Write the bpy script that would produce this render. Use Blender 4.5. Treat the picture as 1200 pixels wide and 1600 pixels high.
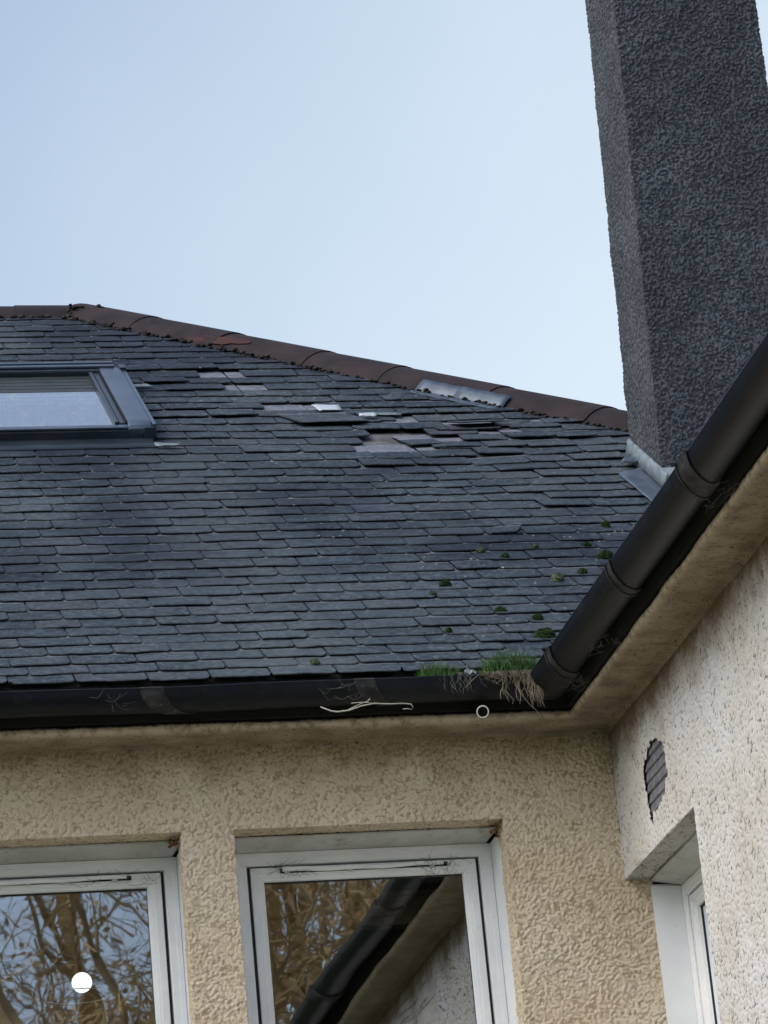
import bpy, math, random
import numpy as np
from mathutils import Vector, Matrix

# ------------------------------------------------------------------ scene, camera, light
S = bpy.context.scene
for o in list(bpy.data.objects): bpy.data.objects.remove(o)
R = math.radians
S.render.resolution_x, S.render.resolution_y = 768, 1024
S.view_settings.view_transform = 'Standard'; S.view_settings.look = 'None'
S.view_settings.gamma = 1.0; S.view_settings.use_curve_mapping = False
S.view_settings.exposure = 0.95

PITCH, YAW, ROLL = R(19.7), R(11.88), R(-5.51)
fw = Vector((math.sin(YAW)*math.cos(PITCH), math.cos(YAW)*math.cos(PITCH), math.sin(PITCH)))
rt0 = Vector((math.cos(YAW), -math.sin(YAW), 0)); up0 = rt0.cross(fw)
rt = rt0*math.cos(ROLL) + up0*math.sin(ROLL); up = up0*math.cos(ROLL) - rt0*math.sin(ROLL)
cd = bpy.data.cameras.new('camera'); cam = bpy.data.objects.new('camera', cd)
S.collection.objects.link(cam); S.camera = cam
M = Matrix((( rt.x, up.x, -fw.x), (rt.y, up.y, -fw.y), (rt.z, up.z, -fw.z))).to_4x4()
M.translation = (0, -13.0, 1.6); cam.matrix_world = M
cd.sensor_fit = 'VERTICAL'; cd.sensor_height = 36; cd.lens = 5450/1600*36
cd.clip_start = 0.1; cd.clip_end = 3000

SUN_EL, SUN_AZ = R(46), R(246)       # azimuth clockwise from +Y: behind the camera, to its left
W = bpy.data.worlds.new("World"); S.world = W; W.use_nodes = True
wt = W.node_tree; wt.nodes.clear()
wo = wt.nodes.new('ShaderNodeOutputWorld'); bg = wt.nodes.new('ShaderNodeBackground')
sky = wt.nodes.new('ShaderNodeTexSky'); sky.sky_type = 'NISHITA'; sky.sun_disc = False
sky.sun_elevation = SUN_EL; sky.sun_rotation = SUN_AZ
sky.air_density = 1.0; sky.dust_density = 4.0; sky.ozone_density = 1.6; sky.altitude = 0
bg.inputs[1].default_value = 0.11
# thin bright high cloud: palest low down ahead, beyond the chimney
wtc = wt.nodes.new('ShaderNodeTexCoord'); wdp = wt.nodes.new('ShaderNodeVectorMath'); wdp.operation = 'DOT_PRODUCT'
wdp.inputs[1].default_value = Vector((.55, .80, .10)).normalized(); wt.links.new(wtc.outputs['Generated'], wdp.inputs[0])
wns = wt.nodes.new('ShaderNodeTexNoise'); wns.inputs['Scale'].default_value = 5; wns.inputs['Detail'].default_value = 5; wt.links.new(wtc.outputs['Generated'], wns.inputs['Vector'])
wad = wt.nodes.new('ShaderNodeMath'); wad.operation = 'MULTIPLY_ADD'; wad.inputs[1].default_value = .06; wt.links.new(wns.outputs[0], wad.inputs[0]); wt.links.new(wdp.outputs['Value'], wad.inputs[2])
wr = wt.nodes.new('ShaderNodeValToRGB'); wt.links.new(wad.outputs[0], wr.inputs[0])
e_ = wr.color_ramp.elements; e_[0].position = 0.2; e_[0].color = (.25, .25, .25, 1); e_[1].position = .96; e_[1].color = (1, 1, 1, 1)
e3 = wr.color_ramp.elements.new(.83); e3.color = (.26, .26, .26, 1)
wm = wt.nodes.new('ShaderNodeMix'); wm.data_type = 'RGBA'; wm.inputs[7].default_value = (3.45, 4.05, 4.6, 1)
wt.links.new(wr.outputs[0], wm.inputs[0]); wt.links.new(sky.outputs[0], wm.inputs[6])
wt.links.new(wm.outputs[2], bg.inputs[0]); wt.links.new(bg.outputs[0], wo.inputs[0])
sl = bpy.data.lights.new('sun', 'SUN'); sl.energy = 0.8; sl.angle = R(50); sl.color = (1, .98, .95)
sun = bpy.data.objects.new('sun', sl); S.collection.objects.link(sun)
sd = Vector((math.sin(SUN_AZ)*math.cos(SUN_EL), math.cos(SUN_AZ)*math.cos(SUN_EL), math.sin(SUN_EL)))
sun.rotation_euler = sd.to_track_quat('Z', 'Y').to_euler()

rnd = random.Random(7); nr = np.random.RandomState(5)

# ------------------------------------------------------------------ helpers
def tag(o, label=None, cat=None, group=None, kind=None):
    if label: o['label'] = label
    if cat: o['category'] = cat
    if group: o['group'] = group
    if kind: o['kind'] = kind
    return o

def empty(name, loc=(0, 0, 0)):
    o = bpy.data.objects.new(name, None); S.collection.objects.link(o); o.location = loc
    return o

def link(name, me, mat, parent=None, smooth=False, origin=None):
    for m in (mat if isinstance(mat, (list, tuple)) else [mat]): me.materials.append(m)
    if smooth:
        me.polygons.foreach_set('use_smooth', [True]*len(me.polygons))
    o = bpy.data.objects.new(name, me); S.collection.objects.link(o)
    if origin is not None:
        me.transform(Matrix.Translation(-Vector(origin))); o.location = origin
    if parent: o.parent = parent
    return o

class MB:
    """collects shapes for one mesh"""
    def __init__(s): s.v = []; s.f = []; s.c = []; s.mi = []
    def add(s, vs, fs, col=None, mi=0):
        b = len(s.v); s.v += [tuple(p) for p in vs]; s.f += [tuple(b+i for i in f) for f in fs]
        s.c += [col or (0, 0, 0, 1)]*len(vs) if not isinstance(col, list) else col
        s.mi += [mi]*len(fs)
    def box(s, x0, x1, y0, y1, z0, z1, F=None, mi=0):
        vs = [(x, y, z) for z in (z0, z1) for y in (y0, y1) for x in (x0, x1)]
        if F: vs = [F(*p) for p in vs]
        s.add(vs, [(0, 2, 3, 1), (4, 5, 7, 6), (0, 1, 5, 4), (2, 6, 7, 3), (0, 4, 6, 2), (1, 3, 7, 5)], mi=mi)
    def loft(s, rings, closed=True, caps=True, mi=0):
        n = len(rings[0]); vs = [p for r in rings for p in r]; fs = []
        for i in range(len(rings)-1):
            for j in range(n if closed else n-1):
                k = (j+1) % n; a = i*n
                fs.append((a+j, a+k, a+n+k, a+n+j))
        if caps and closed:
            fs.append(tuple(range(n))[::-1]); fs.append(tuple((len(rings)-1)*n+j for j in range(n)))
        s.add(vs, fs, mi=mi)
    def tube(s, pts, rad, n=6, mi=0):
        pts = [Vector(p) for p in pts]; rings = []
        for i, p in enumerate(pts):
            d = (pts[min(i+1, len(pts)-1)]-pts[max(i-1, 0)]).normalized()
            a = d.cross(Vector((0.13, 0.21, 1)) if abs(d.z) < .9 else Vector((1, .1, 0))).normalized(); b = d.cross(a)
            r = rad[i] if isinstance(rad, (list, tuple)) else rad
            rings.append([p+(a*math.cos(2*math.pi*k/n)+b*math.sin(2*math.pi*k/n))*r for k in range(n)])
        s.loft(rings, mi=mi)
    def build(s, name, mat, parent=None, smooth=False, origin=None, attr=None, bevel=0):
        me = bpy.data.meshes.new(name); me.from_pydata(s.v, [], s.f)
        if any(s.mi): me.polygons.foreach_set('material_index', s.mi)
        if attr:
            a = me.color_attributes.new(attr, 'FLOAT_COLOR', 'POINT')
            a.data.foreach_set('color', np.array(s.c, dtype=np.float32).ravel())
        me.validate(); me.update()
        o = link(name, me, mat, parent, smooth, origin)
        if bevel:
            b = o.modifiers.new('bevel', 'BEVEL'); b.width = bevel; b.segments = 2; b.limit_method = 'ANGLE'; b.angle_limit = R(40)
        return o

def hash3(i, j, k, seed):
    h = (i.astype(np.int64)*73856093) ^ (j.astype(np.int64)*19349663) ^ (k.astype(np.int64)*83492791) ^ (seed*2654435)
    h = (h ^ (h >> 13))*1274126177 & 0x7fffffff; h = (h ^ (h >> 16))*69069 & 0x7fffffff
    return ((h >> 7) & 0xffff)/65535.0
def vnoise(P, size, seed=0):
    """smooth value noise, 0..1, lattice cell = size (scalar or 3-tuple)"""
    Q = P/np.array(size) + seed*17.3; I = np.floor(Q).astype(np.int64); F = Q-I; F = F*F*(3-2*F)
    r = 0
    for a in (0, 1):
        for b in (0, 1):
            for c in (0, 1):
                w = (F[:, 0] if a else 1-F[:, 0])*(F[:, 1] if b else 1-F[:, 1])*(F[:, 2] if c else 1-F[:, 2])
                r = r+w*hash3(I[:, 0]+a, I[:, 1]+b, I[:, 2]+c, seed)
    return r
def pebbles(P, size, seed, fill=.85):
    """rounded stones of random height on a jittered lattice, 0..1"""
    Q = P/size; I = np.floor(Q).astype(np.int64); best = np.zeros(len(P))
    for a in (-1, 0, 1):
        for b in (-1, 0, 1):
            for c in (-1, 0, 1):
                J = I+np.array((a, b, c)); x = [hash3(J[:, 0], J[:, 1], J[:, 2], seed+k) for k in range(4)]
                d2 = (J[:, 0]+x[0]-Q[:, 0])**2+(J[:, 1]+x[1]-Q[:, 1])**2+(J[:, 2]+x[2]-Q[:, 2])**2
                k = (x[3]-(1-fill))/fill; r = .50+.35*k
                best = np.maximum(best, np.where(k > 0, (.45+.55*k)*np.sqrt(np.clip(1-d2/r**2, 0, 1)), 0))
    return best
def sstep(a, b, x): t = np.clip((x-a)/(b-a), 0, 1); return t*t*(3-2*t)

def lines(*segs):
    """segs: start, (end, cell), (end, cell)... -> 1D grid coordinates"""
    out = [segs[0]]
    for e, c in segs[1:]:
        n = max(1, int(round(abs(e-out[-1])/c))); a = out[-1]
        out += [a+(e-a)*(i+1)/n for i in range(n)]
    return np.array(out)
def grid(us, vs, fn, skip=None):
    """quads of a (u, v) sheet; fn maps arrays to points; skip(uc, vc) -> mask"""
    U, V = np.meshgrid(us, vs, indexing='ij'); P = np.stack(fn(U.ravel(), V.ravel()), 1)
    nv = len(vs); i, j = np.meshgrid(np.arange(len(us)-1), np.arange(nv-1), indexing='ij'); i = i.ravel(); j = j.ravel()
    F = np.stack([i*nv+j, (i+1)*nv+j, (i+1)*nv+j+1, i*nv+j+1], 1)
    if skip is not None:
        uc = (us[i]+us[i+1])/2; vc = (vs[j]+vs[j+1])/2; F = F[~skip(uc, vc)]
    return P, F
def soup(name, parts, mat, parent, disp, smooth=True):
    """merge sheets, displace along the welded normals by disp(P) and store the height"""
    Ps = []; Fs = []; b = 0
    for P, F in parts: Ps.append(P); Fs.append(F+b); b += len(P)
    P = np.concatenate(Ps); F = np.concatenate(Fs)
    key = np.round(P*20000).astype(np.int64)
    _, idx, inv = np.unique(key, axis=0, return_index=True, return_inverse=True); inv = inv.ravel()
    P = P[idx]; F = inv[F]
    used = np.zeros(len(P), bool); used[F.ravel()] = True; mp = np.cumsum(used)-1; P = P[used]; F = mp[F]
    nrm = np.cross(P[F[:, 2]]-P[F[:, 0]], P[F[:, 3]]-P[F[:, 1]]); nrm /= np.linalg.norm(nrm, axis=1)[:, None]+1e-12
    N = np.zeros_like(P)
    for k in range(4): np.add.at(N, F[:, k], nrm)
    N /= np.linalg.norm(N, axis=1)[:, None]+1e-12
    h, rel = disp(P); P = P+N*h[:, None]
    me = bpy.data.meshes.new(name)
    me.vertices.add(len(P)); me.vertices.foreach_set('co', P.astype(np.float32).ravel())
    me.loops.add(F.size); me.loops.foreach_set('vertex_index', F.ravel().astype(np.int32))
    me.polygons.add(len(F)); me.polygons.foreach_set('loop_start', np.arange(0, F.size, 4, dtype=np.int32))
    me.update(calc_edges=True)
    a = me.attributes.new('relief', 'FLOAT', 'POINT'); a.data.foreach_set('value', rel.astype(np.float32))
    me.validate()
    return link(name, me, mat, parent, smooth)

# ------------------------------------------------------------------ node helper
class NT:
    def __init__(s, name):
        s.m = bpy.data.materials.new(name); s.m.use_nodes = True; s.t = s.m.node_tree; s.t.nodes.clear()
        s.out = s.t.nodes.new('ShaderNodeOutputMaterial'); s.p = s.t.nodes.new('ShaderNodeBsdfPrincipled')
        s.t.links.new(s.p.outputs[0], s.out.inputs[0]); s.g = s.t.nodes.new('ShaderNodeNewGeometry')
    def set(s, inp, v):
        if isinstance(v, bpy.types.NodeSocket): s.t.links.new(v, inp)
        elif isinstance(v, (tuple, list)) and len(v) == 3 and inp.type == 'RGBA': inp.default_value = (*v, 1)
        else: inp.default_value = v
    def pos(s, scale=(1, 1, 1), obj=False):
        m = s.t.nodes.new('ShaderNodeMapping'); m.inputs['Scale'].default_value = scale
        if obj: tc = s.t.nodes.new('ShaderNodeTexCoord'); s.t.links.new(tc.outputs['Object'], m.inputs[0])
        else: s.t.links.new(s.g.outputs['Position'], m.inputs[0])
        return m.outputs[0]
    def noise(s, scale, detail=3, rough=.55, vec=None, dist=0):
        n = s.t.nodes.new('ShaderNodeTexNoise'); n.inputs['Scale'].default_value = scale; n.inputs['Detail'].default_value = detail
        n.inputs['Roughness'].default_value = rough; n.inputs['Distortion'].default_value = dist
        s.t.links.new(vec or s.pos(), n.inputs['Vector']); return n.outputs[0]
    def vor(s, scale, feat='F1', vec=None, out=0, rnd_=1):
        n = s.t.nodes.new('ShaderNodeTexVoronoi'); n.feature = feat; n.inputs['Scale'].default_value = scale; n.inputs['Randomness'].default_value = rnd_
        s.t.links.new(vec or s.pos(), n.inputs['Vector']); return n.outputs[out]
    def ramp(s, x, a, b, lo=0., hi=1., smooth=True):
        n = s.t.nodes.new('ShaderNodeMapRange'); n.interpolation_type = 'SMOOTHSTEP' if smooth else 'LINEAR'
        s.set(n.inputs[0], x)
        for k, v in ((1, a), (2, b), (3, lo), (4, hi)): n.inputs[k].default_value = v
        return n.outputs[0]
    def math(s, op, a, b=0.):
        n = s.t.nodes.new('ShaderNodeMath'); n.operation = op; s.set(n.inputs[0], a); s.set(n.inputs[1], b); return n.outputs[0]
    def mix(s, f, a, b, mode='MIX'):
        n = s.t.nodes.new('ShaderNodeMix'); n.data_type = 'RGBA'; n.blend_type = mode
        s.set(n.inputs[0], f); s.set(n.inputs[6], a); s.set(n.inputs[7], b); return n.outputs[2]
    def attr(s, name, ch=None):
        n = s.t.nodes.new('ShaderNodeAttribute'); n.attribute_name = name
        if ch is None: return n.outputs['Fac']
        if ch == 3: return n.outputs['Alpha']
        q = s.t.nodes.new('ShaderNodeSeparateColor'); s.t.links.new(n.outputs['Color'], q.inputs[0]); return q.outputs[ch]
    def xyz(s, ch):
        q = s.t.nodes.new('ShaderNodeSeparateXYZ'); s.t.links.new(s.g.outputs['Position'], q.inputs[0]); return q.outputs[ch]
    def bump(s, h, dist=.002, strength=1., base=None):
        n = s.t.nodes.new('ShaderNodeBump'); n.inputs['Distance'].default_value = dist; n.inputs['Strength'].default_value = strength
        s.set(n.inputs['Height'], h)
        if base: s.t.links.new(base, n.inputs['Normal'])
        return n.outputs[0]
    def fin(s, col, rough=.8, bump=None, metal=0, spec=.5):
        s.set(s.p.inputs['Base Color'], col); s.set(s.p.inputs['Roughness'], rough); s.set(s.p.inputs['Metallic'], metal)
        s.set(s.p.inputs['Specular IOR Level'], spec)
        if bump: s.t.links.new(bump, s.p.inputs['Normal'])
        return s.m

# ------------------------------------------------------------------ materials
def roughcast(name, base, pale, pit, pit_amt, stain_lo, stain_amt):
    n = NT(name); z = n.xyz(2); rel = n.attr('relief')
    c = n.mix(n.ramp(n.noise(3.0, 4), .35, .7), base, pale)
    c = n.mix(n.math('MULTIPLY', n.ramp(n.noise(160, 3), .3, .75), .25), c, tuple(v*.72 for v in base))
    pm = n.math('MULTIPLY', n.ramp(rel, .30, .04), n.math('MULTIPLY', n.ramp(n.noise(28, 3), .38, .62, .35, 1), pit_amt))
    c = n.mix(pm, c, pit)
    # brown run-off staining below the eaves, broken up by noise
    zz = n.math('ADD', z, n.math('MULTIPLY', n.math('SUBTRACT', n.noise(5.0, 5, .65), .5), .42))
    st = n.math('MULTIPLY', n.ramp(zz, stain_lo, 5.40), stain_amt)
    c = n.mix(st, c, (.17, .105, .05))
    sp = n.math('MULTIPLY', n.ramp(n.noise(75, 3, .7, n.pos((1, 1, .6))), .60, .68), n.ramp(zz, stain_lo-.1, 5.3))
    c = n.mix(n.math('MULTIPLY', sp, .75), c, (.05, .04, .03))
    return n.fin(c, .93, n.bump(n.noise(260, 4, .75), .0042, 1.), spec=.15)
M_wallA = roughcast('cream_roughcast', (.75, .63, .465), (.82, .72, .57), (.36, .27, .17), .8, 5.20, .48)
M_wallB = roughcast('pale_skylit_roughcast', (.66, .64, .60), (.75, .755, .76), (.16, .145, .13), .95, 5.16, .9)  # paler paint, with the sky light on this side whitened in

n = NT('grey_harling'); rel = n.attr('relief')
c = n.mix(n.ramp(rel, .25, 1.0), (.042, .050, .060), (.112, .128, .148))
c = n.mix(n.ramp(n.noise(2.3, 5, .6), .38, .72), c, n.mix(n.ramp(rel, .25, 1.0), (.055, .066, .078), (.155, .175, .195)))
c = n.mix(n.math('MULTIPLY', n.ramp(n.noise(95, 2), .70, .76), .6), c, (.28, .29, .29))
M_chim = n.fin(c, .9, n.bump(n.noise(210, 4, .7), .006, 1.), spec=.2)

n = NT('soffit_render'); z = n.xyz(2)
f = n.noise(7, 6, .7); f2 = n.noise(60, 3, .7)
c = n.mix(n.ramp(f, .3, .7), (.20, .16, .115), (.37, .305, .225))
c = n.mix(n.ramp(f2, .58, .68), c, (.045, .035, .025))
rel = n.attr('relief')            # lit lip painted in: pale highlight along the worn arris
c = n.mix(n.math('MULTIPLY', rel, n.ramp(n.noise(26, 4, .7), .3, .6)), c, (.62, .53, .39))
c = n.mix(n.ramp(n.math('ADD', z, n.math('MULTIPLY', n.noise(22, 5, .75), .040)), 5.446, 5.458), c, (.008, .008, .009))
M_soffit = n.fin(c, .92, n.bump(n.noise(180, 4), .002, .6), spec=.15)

n = NT('slate')
tone = n.attr('slate', 0); clean = n.attr('slate', 1); hue = n.attr('slate', 2)
ps = n.pos((1, 1, 1))
c = n.mix(tone, (.007, .012, .022), (.027, .037, .053))
c = n.mix(n.ramp(hue, .6, .95), c, (.034, .036, .048))
c = n.mix(n.math('MULTIPLY', n.ramp(n.noise(2.2, 4), .45, .7), .45), c, (.055, .066, .068))
c = n.mix(n.math('MULTIPLY', n.ramp(n.noise(34, 6, .75, ps, 1.0), .42, .66), n.ramp(n.noise(1.7, 3), .3, .65, .5, 1.0)), c, (.095, .115, .14))
c = n.mix(n.math('MULTIPLY', n.ramp(n.noise(58, 4, .7), .50, .66), .65), c, (.012, .016, .022))
c = n.mix(n.math('MULTIPLY', n.ramp(n.noise(17, 4, .7), .66, .76), .55), c, (.06, .09, .05))
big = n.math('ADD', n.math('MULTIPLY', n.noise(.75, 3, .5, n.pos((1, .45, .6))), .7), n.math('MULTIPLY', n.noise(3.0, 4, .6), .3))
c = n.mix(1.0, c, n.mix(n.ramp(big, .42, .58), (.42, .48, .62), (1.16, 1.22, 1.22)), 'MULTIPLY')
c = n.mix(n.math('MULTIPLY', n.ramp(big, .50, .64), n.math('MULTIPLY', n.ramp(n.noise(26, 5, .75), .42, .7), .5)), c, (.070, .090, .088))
c = n.mix(clean, c, n.mix(n.ramp(n.noise(22, 5, .7), .3, .7), (.10, .108, .14), (.20, .215, .26)))
wash = n.math('MULTIPLY', n.ramp(n.math('ABSOLUTE', n.math('SUBTRACT', n.math('ADD', n.xyz(0), n.math('MULTIPLY', n.noise(2.2, 3), .5)), 2.55)), .45, .05), n.ramp(n.xyz(2), 7.9, 7.2))
c = n.mix(n.math('MULTIPLY', wash, n.ramp(n.noise(20, 5, .75), .3, .7, .1, .5)), c, (.11, .135, .14))
joint = n.attr('slate', 3)  # tail and side edges: gap shade painted dark, mossy green in patches
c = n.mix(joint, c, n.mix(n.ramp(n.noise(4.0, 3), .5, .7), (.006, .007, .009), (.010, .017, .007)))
lich = n.math('MULTIPLY', n.math('MULTIPLY', n.ramp(n.vor(17), .13, .07), n.ramp(n.noise(3.1, 2), .50, .60)), n.ramp(n.xyz(0), 1.9, 3.2, .15, .9))
c = n.mix(lich, c, (.36, .40, .38))
hgt = n.math('ADD', n.noise(30, 6, .7, n.pos((1, 2.2, 1))), n.math('MULTIPLY', n.noise(150, 3), .25))
M_slate = n.fin(c, n.ramp(n.noise(12, 3), .3, .7, .55, .8), n.bump(hgt, .007, 1.), spec=.22)

def plain(name, a, b, scale=8, rough=.6, bs=60, bd=.0006, spec=.5, metal=0, dirt=None, dscale=10, dlo=.5, dhi=.75, damt=.8):
    n = NT(name); c = n.mix(n.ramp(n.noise(scale, 4), .3, .7), a, b)
    if dirt: c = n.mix(n.math('MULTIPLY', n.ramp(n.noise(dscale, 6, .72), dlo, dhi), damt), c, dirt)
    return n.fin(c, rough, n.bump(n.noise(bs, 4), bd, .6), spec=spec, metal=metal)
M_board = plain('weathered_boards', (.055, .056, .062), (.13, .132, .145), 14, .9, 90, .003)
M_clay = plain('clay_ridge_tile', (.018, .015, .019), (.036, .025, .029), 6, .8, 70, .002, .2, dirt=(.035, .036, .03), dscale=11)
M_redclay = plain('fresh_red_clay', (.078, .028, .028), (.045, .027, .028), 12, .85, 70, .002, .2)
M_mortar = plain('mortar', (.026, .025, .024), (.065, .062, .057), 30, .95, 120, .006, .1, dirt=(.02, .018, .014), dscale=22, dlo=.45, dhi=.6)
M_lead = plain('lead_sheet', (.048, .070, .105), (.085, .118, .162), 12, .42, 30, .002, .5, .25, dirt=(.28, .32, .35), dscale=30, dlo=.66, dhi=.78)
M_leadpale = plain('weathered_lead', (.10, .135, .16), (.19, .235, .27), 25, .6, 40, .001, .5, dirt=(.12, .15, .16), dscale=22)
M_tingle = plain('bright_metal_tingle', (.36, .41, .48), (.50, .55, .60), 40, .5, dirt=(.2, .22, .25), dscale=40)
M_gut = plain('black_gutter', (.003, .005, .010), (.005, .008, .014), 5, .42, 40, .001, .22, dirt=(.026, .025, .026), dscale=13, dlo=.48, dhi=.75, damt=.6)
M_union = plain('grimy_gutter_joint', (.014, .015, .018), (.040, .040, .042), 20, .7, 60, .002, .3, dirt=(.13, .12, .11), dscale=35, dlo=.55, dhi=.72)
M_upvc = plain('white_upvc', (.78, .81, .85), (.86, .88, .90), 5, .38, 30, .0003, .5, dirt=(.24, .23, .20), dscale=14, dlo=.60, dhi=.82, damt=.45)
M_gasket = plain('black_gasket', (.006, .006, .007), (.01, .01, .012), 10, .6)
M_liner = plain('shaded_grubby_upvc', (.46, .46, .44), (.60, .61, .60), 6, .5, 30, .0005, .4, dirt=(.16, .14, .10), dscale=16, dlo=.52, dhi=.75, damt=.7)  # darker base paints in the shade of the downward-facing head liner, plus grime
M_alu = plain('grey_aluminium', (.022, .032, .048), (.036, .048, .066), 5, .33, 30, .0004, .5, .35)
M_alupale = plain('pale_grey_aluminium', (.068, .098, .145), (.10, .135, .185), 5, .32, 30, .0003, .5, .5, dirt=(.1, .12, .13), dscale=25, dlo=.66, dhi=.8)
M_pipe = plain('white_plastic_pipe', (.55, .56, .54), (.68, .68, .66), 20, .5, dirt=(.2, .18, .15), dscale=30)
M_dark = plain('dark_void', (.008, .008, .008), (.012, .012, .012), 5, .95)
M_room = plain('room_plaster', (.10, .10, .095), (.13, .125, .12), 3, .9)
M_wood = plain('varnished_pelmet', (.20, .13, .07), (.28, .19, .11), 9, .5)
M_brickvent = plain('grey_clay_louvre', (.13, .135, .155), (.21, .21, .235), 25, .85, 90, .002, .2, dirt=(.04, .04, .04), dscale=18)
M_moss = plain('moss', (.010, .022, .009), (.032, .055, .020), 60, .95, 300, .004, .1)
M_mosspale = plain('grey_green_moss', (.04, .06, .035), (.12, .14, .09), 60, .95, 300, .004, .1)
M_grass = plain('gutter_grass', (.035, .10, .025), (.09, .19, .05), 40, .7)
M_straw = plain('dry_root', (.22, .19, .14), (.11, .09, .065), 30, .8)
M_string = plain('pale_dry_stalk', (.5, .48, .42), (.36, .34, .29), 30, .7)
M_web = plain('cobweb_thread', (.16, .16, .155), (.22, .22, .21), 40, .9)
M_scrap = plain('white_torn_plastic', (.36, .40, .42), (.20, .23, .25), 50, .6)
M_bark = plain('golden_bark', (.24, .17, .08), (.52, .38, .18), 3, .9, 20, .01)
M_leaf = plain('golden_leaves', (.62, .44, .19), (.36, .25, .11), 1.5, .8)
M_lawn = plain('lawn_grass', (.03, .055, .018), (.06, .09, .03), .7, .95, 8, .03)
M_path = plain('path_slabs', (.22, .21, .19), (.3, .29, .27), 3, .9, 30, .003)

def glass(name, mirror, wave, tint=(1, 1, 1), dirt=0):
    n = NT(name); t = n.t
    gl = t.nodes.new('ShaderNodeBsdfGlossy'); gl.inputs['Roughness'].default_value = .012; gl.inputs['Color'].default_value = (.9, .95, 1, 1)
    tr = t.nodes.new('ShaderNodeBsdfTransparent'); tr.inputs[0].default_value = (*tint, 1)
    h = n.math('ADD', n.noise(2.6, 1, .4, n.pos((1, 1, 1))), n.math('MULTIPLY', n.noise(11, 0, .4, n.pos((1.6, 1, .7))), .05))
    b = n.bump(h, wave, 1.)
    t.links.new(b, gl.inputs['Normal'])
    fr = t.nodes.new('ShaderNodeFresnel'); fr.inputs[0].default_value = 1.52
    mx = t.nodes.new('ShaderNodeMixShader')
    t.links.new(n.math('ADD', n.math('MULTIPLY', fr.outputs[0], 1.6), mirror), mx.inputs[0])
    t.links.new(tr.outputs[0], mx.inputs[1]); t.links.new(gl.outputs[0], mx.inputs[2])
    last = mx.outputs[0]
    if dirt:
        n.set(n.p.inputs['Base Color'], (.32, .36, .38)); n.p.inputs['Roughness'].default_value = .9
        m2 = t.nodes.new('ShaderNodeMixShader')
        d = n.math('MAXIMUM', n.math('MULTIPLY', n.ramp(n.noise(60, 5, .7), .50, .66), .8), n.ramp(n.noise(9, 5, .7, n.pos((2.4, .6, .6))), .52, .72, 0, .8))
        t.links.new(n.math('MULTIPLY', d, dirt), m2.inputs[0]); t.links.new(last, m2.inputs[1]); t.links.new(n.p.outputs[0], m2.inputs[2]); last = m2.outputs[0]
    t.links.new(last, n.out.inputs[0]); return n.m
M_glass = glass('window_glass', .20, .0008)
M_skyglass = glass('rooflight_glass', .30, .0004, dirt=.6)
n = NT('lit_globe'); n.set(n.p.inputs['Emission Color'], (.9, 1, .96)); n.p.inputs['Emission Strength'].default_value = 1.1; M_lamp = n.fin((.9, .9, .9), .4)

# ------------------------------------------------------------------ the house
house = empty('house')
tag(house, 'cream roughcast house with mossy slate roof, black gutters and white framed windows', 'house')

WX = 3.56                                      # plane of the wing wall, x
def rough_disp(amp, c1, c2, seed, lo, hi):
    def d(P):
        Q = P.copy(); a = vnoise(Q, c1, seed); b = vnoise(Q, c2, seed+1); w = vnoise(Q, .35, seed+2)
        pb = pebbles(Q+(vnoise(Q, .006, seed+7)[:, None]-.5)*.005, c1, seed, lo); cov = sstep(.25, .6, vnoise(Q, .05, seed+9))
        r2 = np.clip(pb*(.55+.45*cov)+.35*(b-.35), 0, 1)
        return amp*(r2-.3)+.008*(w-.5), r2
    return d
cell = .0037
HEAD = 5.06
def gA(): 
    us = lines(-7, (.55, .3), (.739, cell), (1.814, cell), (2.02, cell), (3.095, cell), (WX, cell))
    vs = lines(0, (3.6, .3), (3.85, .02), (4.2, .0075), (HEAD, cell), (5.46, cell))
    sk = lambda u, v: (v > 3.85) & (v < HEAD) & (((u > .739) & (u < 1.814)) | ((u > 2.02) & (u < 3.095)))
    out = [grid(us, vs, lambda u, v: (u, 0*u, v), sk)]
    ds = lines(0, (.115, cell)); vz = vs[(vs >= 3.85-1e-6) & (vs <= HEAD+1e-6)]
    for a, b in ((.739, 1.814), (2.02, 3.095)):
        ux = us[(us >= a-1e-6) & (us <= b+1e-6)]
        out.append(grid(ux, ds, lambda u, d: (u, d, 0*u+HEAD)))
        out.append(grid(ux, ds[::-1], lambda u, d: (u, d, 0*u+3.85)))
        out.append(grid(ds[::-1], vz, lambda d, v: (0*d+b, d, v)))
        out.append(grid(ds, vz, lambda d, v: (0*d+a, d, v)))
    # short return of the same wall into the wing window
    v2 = vs[vs <= 4.79+.004]
    u2 = lines(WX, (WX+.11, cell))
    out.append(grid(u2, v2[v2 > 3.7], lambda u, v: (u, 0*u, v)))
    return out
soup('wall', gA(), M_wallA, house, rough_disp(.0066, .0098, .0044, 3, .66, .74))

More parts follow.
